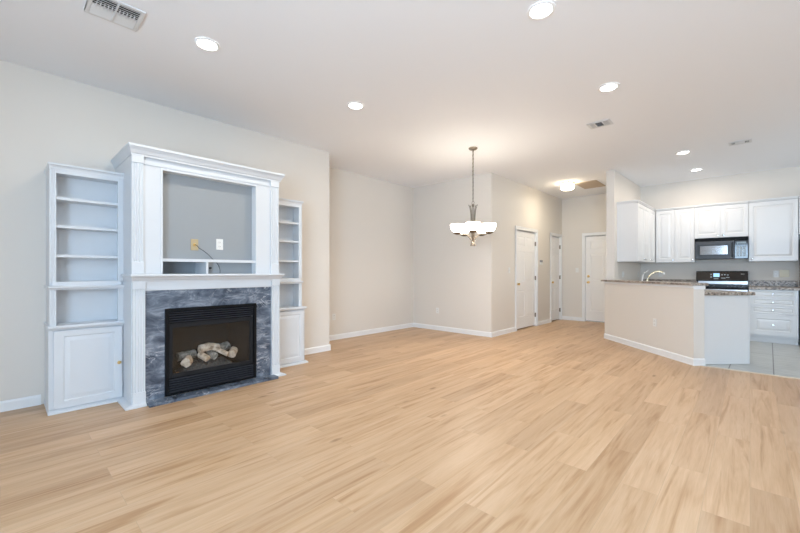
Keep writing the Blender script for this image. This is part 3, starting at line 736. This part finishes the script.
plate('wall_outlet', KM, -1.376, 1.165, 'white outlet on the kitchen back wall behind the faucet', 'outlet')
plate('wall_outlet', KM, .340, 1.172, 'white outlet on the kitchen back wall, left of the ivory switch plate', 'outlet')
plate('light_switch', KM, .445, 1.180, 'ivory double switch plate on the kitchen back wall over the granite backsplash', 'light switch', 'switch', M_IVORY, .118, .125)
plate('light_switch', LM, 8.14, 1.16, 'pale switch plate on the partition wall under the cabinets, nearer the living room', 'light switch', 'switch', M_PLASTIC, .12, .115)
plate('wall_outlet', LM, 9.28, 1.16, 'pale outlet on the partition wall under the cabinets, near the corner', 'outlet')
# refrigerator at the right edge
t = thing('refrigerator', (1.06, YK - .4, 0), 'grey refrigerator at the right edge below its wall cabinet', 'refrigerator')
M_FR = mat('grey_fridge_side', (.22, .21, .23), .4)
build('body', MB(K2).box(.625, 1.50, .03, 1.775, .03, .68), M_FR, t, .006)
for v0, v1 in ((.60, 1.77), (.06, .59)):
    d = build('refrigerator_door', MB(K2).box(.627, 1.498, v0, v1, .684, .745), M_STEEL, t, .008)
    build('handle', MB(K2).tube([(.69, v0 + .08, .745), (.69, v0 + .09, .79), (.69, min(v0 + .7, v1 - .06), .79), (.69, min(v0 + .71, v1 - .05), .745)], .012, 10), M_STEEL, d, smooth=True)
build('foot', MB(K2).box(.66, .70, .001, .03, .1, .14).box(1.42, 1.46, .001, .03, .1, .14).box(.66, .70, .001, .03, .6, .64).box(1.42, 1.46, .001, .03, .6, .64), M_BLACKM, t)

# ------------------------------------------------------------------ ceiling fixtures
def ceiling_light(x, y, label, key='recessed', r=.082):
    t = thing('recessed_light', (x, y, H), label, 'ceiling light', 'recessed ceiling lights', True)
    build('trim_ring', MB().lathe([(r + .012, -.001), (r + .012, -.006), (r - .004, -.011), (r - .012, -.004), (r - .012, -.001)], 32, cap=False), M_RING, t, smooth=True)
    build('lens', MB().lathe([(r - .012, -.001), (r - .012, -.006), (.001, -.007)], 32), M_LENS, t)
    l = bpy.data.lights.new('lamp', 'AREA'); l.shape = 'DISK'; l.size = .14; rgb_power(l, LP[key])
    o = bpy.data.objects.new('lamp', l); COL.objects.link(o); o.parent = t; o.location = (0, 0, -.014)
    return t
ceiling_light(-1.07, 2.592, 'large round recessed light at the top of the photo, nearest the camera')
ceiling_light(-3.197, 1.140, 'round recessed light above the fireplace mantel beside the large vent')
ceiling_light(-3.180, 2.680, 'round recessed light between the fireplace and the chandelier')
ceiling_light(-1.026, 4.132, 'round recessed light just in front of the small square vent')
ceiling_light(-.754, 7.189, 'recessed kitchen light, the one nearer the living room of the pair', 'krecessed')
ceiling_light(-.707, 8.560, 'recessed kitchen light, the one nearer the wall cabinets of the pair', 'krecessed')

def vent(x0, x1, y0, y1, label, centre_share, flip):
    """supply register: a middle bank of slats along its length and a bank of cross slats at each end"""
    t = thing('ceiling_vent', ((x0 + x1) / 2, (y0 + y1) / 2, H), label, 'ceiling vent', 'ceiling air vents')
    b = .026; z1, z0 = H - .001, H - .010
    build('frame', MB().box(x0, x0 + b, y0, y1, z0, z1).box(x1 - b, x1, y0, y1, z0, z1).box(x0 + b, x1 - b, y0, y0 + b, z0, z1).box(x0 + b, x1 - b, y1 - b, y1, z0, z1), M_VENT, t, .003)
    build('duct_opening', MB().box(x0 + b, x1 - b, y0 + b, y1 - b, H - .003, H - .001), M_DARK, t)  # flat dark sheet, its colour stands for the shade up the duct
    a0, a1, c0, c1 = x0 + b, x1 - b, y0 + b, y1 - b
    if flip is None:                                     # large two-bank register, slats along y with a comb of fins
        sl = MB(); n = 10; xm = (a0 + a1) / 2
        for k in range(n):
            x = a0 + (a1 - a0) * (k + .5) / n; s = 1 if k >= n / 2 else -1
            sl.loft([[(x - .010, y, H - .004 - .008 * (s < 0)), (x + .010, y, H - .004 - .008 * (s > 0)), (x + .010, y, H - .0055 - .008 * (s > 0)), (x - .010, y, H - .0055 - .008 * (s < 0))] for y in (c0, c1)])
        build('slats', sl, M_VENT, t)
        fn = MB()
        for k in range(1, 12):
            y = c0 + (c1 - c0) * k / 12; fn.box(xm - .02, xm + .045, y - .0025, y + .0025, H - .0145, H - .004)
        fn.box(a0, a1, (c0 + c1) / 2 - .005, (c0 + c1) / 2 + .005, H - .015, H - .003)
        build('fins', fn, M_VENT, t)
        return t
    w = (a1 - a0); m0, m1 = a0 + w * (1 - centre_share) / 2, a1 - w * (1 - centre_share) / 2
    sl = MB()
    for k in range(6):
        y = c0 + (c1 - c0) * (k + .5) / 6; s = flip
        sl.loft([[(x, y - .010, H - .004 - .008 * (s < 0)), (x, y + .010, H - .004 - .008 * (s > 0)), (x, y + .010, H - .0055 - .008 * (s > 0)), (x, y - .010, H - .0055 - .008 * (s < 0))] for x in (m0, m1)])
    build('slats', sl, M_VENT, t)
    cr = MB()
    for e0, e1 in ((a0, m0), (m1, a1)):
        for k in range(4):
            x = e0 + (e1 - e0) * (k + .5) / 4; cr.box(x - .0035, x + .0035, c0, c1, H - .012, H - .003)
    for x in (m0, m1): cr.box(x - .004, x + .004, c0, c1, H - .013, H - .003)
    build('cross_slats', cr, M_VENT, t)
    return t
vent(-3.415, -3.118, .40, .706, 'large white square air vent at the top left of the ceiling', .5, None)
vent(-1.49, -1.235, 4.985, 5.185, 'small air vent on the ceiling between the living room and the kitchen', .42, -1)
vent(-.225, .02, 7.08, 7.25, 'small white air vent on the kitchen ceiling, nearest the right edge', .46, 1)
h = build('attic_hatch', MB().box(-2.665, -2.245, 8.14, 8.82, H - .014, H - .001), M_HATCH, None, .004)
tag(h, 'tan return grille panel on the hall ceiling beside the flush lamp', 'ceiling panel')

def down_lamp(parent, loc, key, size):
    l = bpy.data.lights.new('lamp', 'AREA'); l.shape = 'DISK'; l.size = size; rgb_power(l, LP[key])
    o = bpy.data.objects.new('lamp', l); COL.objects.link(o); o.parent = parent; o.location = loc
# flush lamp in the hall
t = thing('flush_ceiling_lamp', (-2.76, 8.02, H), 'small lit faceted glass flush lamp on the hall ceiling', 'ceiling lamp', None, True)
build('canopy', MB().lathe([(.135, -.001), (.135, -.014), (.120, -.024), (.05, -.026)], 28), M_BRASS, t, smooth=True)
dr_ = []
for r, z in ((.105, -.026), (.118, -.034), (.122, -.115), (.100, -.140), (.04, -.150)):
    dr_.append([((r * (1 + .05 * (k % 2))) * math.cos(2 * PI * k / 20), (r * (1 + .05 * (k % 2))) * math.sin(2 * PI * k / 20), z) for k in range(20)])
build('glass_drum', MB().loft(dr_), M_DRUM, t)
down_lamp(t, (0, 0, -.16), 'flush', .2)

# chandelier
t = thing('chandelier', (-3.003, 4.796, H), 'five-light nickel chandelier with white glass bowls over the dining area', 'chandelier', None, True)
build('canopy', MB().lathe([(.066, -.001), (.066, -.012), (.050, -.026), (.018, -.034), (.006, -.036)], 24), M_NICKEL, t, smooth=True)
build('hanging_rod', MB().tube([(0, 0, -.034), (0, 0, -.80)], .0045, 8), M_NICKEL, t, smooth=True)
ch = MB()
for k in range(26):
    z = -.05 - k * .029
    Mx = Matrix.Translation((0, 0, z)) @ Matrix.Rotation(PI / 2 * (k % 2), 4, 'Z')
    ring = [Mx @ Vector((.010 * math.cos(a), 0, .019 * math.sin(a))) for a in [2 * PI * q / 8 for q in range(9)]]
    ch.tube(ring, .0024, 5)
build('chain', ch, M_NICKEL, t)
build('loop', MB().tube([(.020 * math.cos(a), 0, -.815 + .022 * math.sin(a)) for a in [2 * PI * q / 14 for q in range(15)]], .004, 6), M_NICKEL, t)
build('centre_column', MB().lathe([(.004, -.835), (.022, -.84), (.020, -.865), (.010, -.88), (.010, -1.10), (.016, -1.12), (.012, -1.15), (.010, -1.38), (.020, -1.40), (.016, -1.43), (.004, -1.45)], 16), M_NICKEL, t, smooth=True)
def sweep(pts, n=24):
    out = []                                      # Catmull-Rom
    P = [pts[0]] + pts + [pts[-1]]
    for i in range(1, len(P) - 2):
        for q in range(6):
            u = q / 6
            out.append(tuple(.5 * ((2 * P[i][a]) + (-P[i - 1][a] + P[i + 1][a]) * u + (2 * P[i - 1][a] - 5 * P[i][a] + 4 * P[i + 1][a] - P[i + 2][a]) * u * u + (-P[i - 1][a] + 3 * P[i][a] - 3 * P[i + 1][a] + P[i + 2][a]) * u ** 3) for a in (0, 1)))
    out.append(tuple(pts[-1])); return out
RB = .240
toward = math.atan2(-4.796, 3.003)
for k in range(5):
    a = toward + 2 * PI * k / 5
    ca, sa = math.cos(a), math.sin(a)
    P3 = lambda rz: [(r * ca, r * sa, z) for r, z in rz]
    arm = build('arm', MB().tube(P3(sweep([(.030, -1.455), (.022, -1.42), (.030, -1.37), (.070, -1.315), (.125, -1.285), (.185, -1.290), (RB, -1.275)])), .0075, 8)
                .tube(P3(sweep([(.068, -.845), (.055, -.87), (.040, -.93), (.032, -1.02), (.028, -1.15), (.022, -1.30), (.024, -1.40), (.040, -1.455)])), .0065, 8), M_NICKEL, t, smooth=True)
    build('bobeche', MB().lathe([(.012, -1.292), (.050, -1.276), (.062, -1.262), (.060, -1.256), (.02, -1.258), (.018, -1.24)], 18, (RB * ca, RB * sa, 0)), M_NICKEL, arm, smooth=True)
    bowl = build('glass_bowl', MB().lathe([(0.026, -1.262), (0.053, -1.252), (0.077, -1.230), (0.093, -1.200), (0.101, -1.160), (0.104, -1.140), (0.101, -1.140), (0.096, -1.165), (0.086, -1.200), (0.069, -1.228), (0.043, -1.244), (0.003, -1.248)], 28, (RB * ca, RB * sa, 0)), M_SHADE, t, smooth=True)
    down_lamp(t, (RB * ca, RB * sa, -1.295), 'chandelier', .1)
for o in list(bpy.data.objects):
    if '_world' in o.keys(): del o['_world']
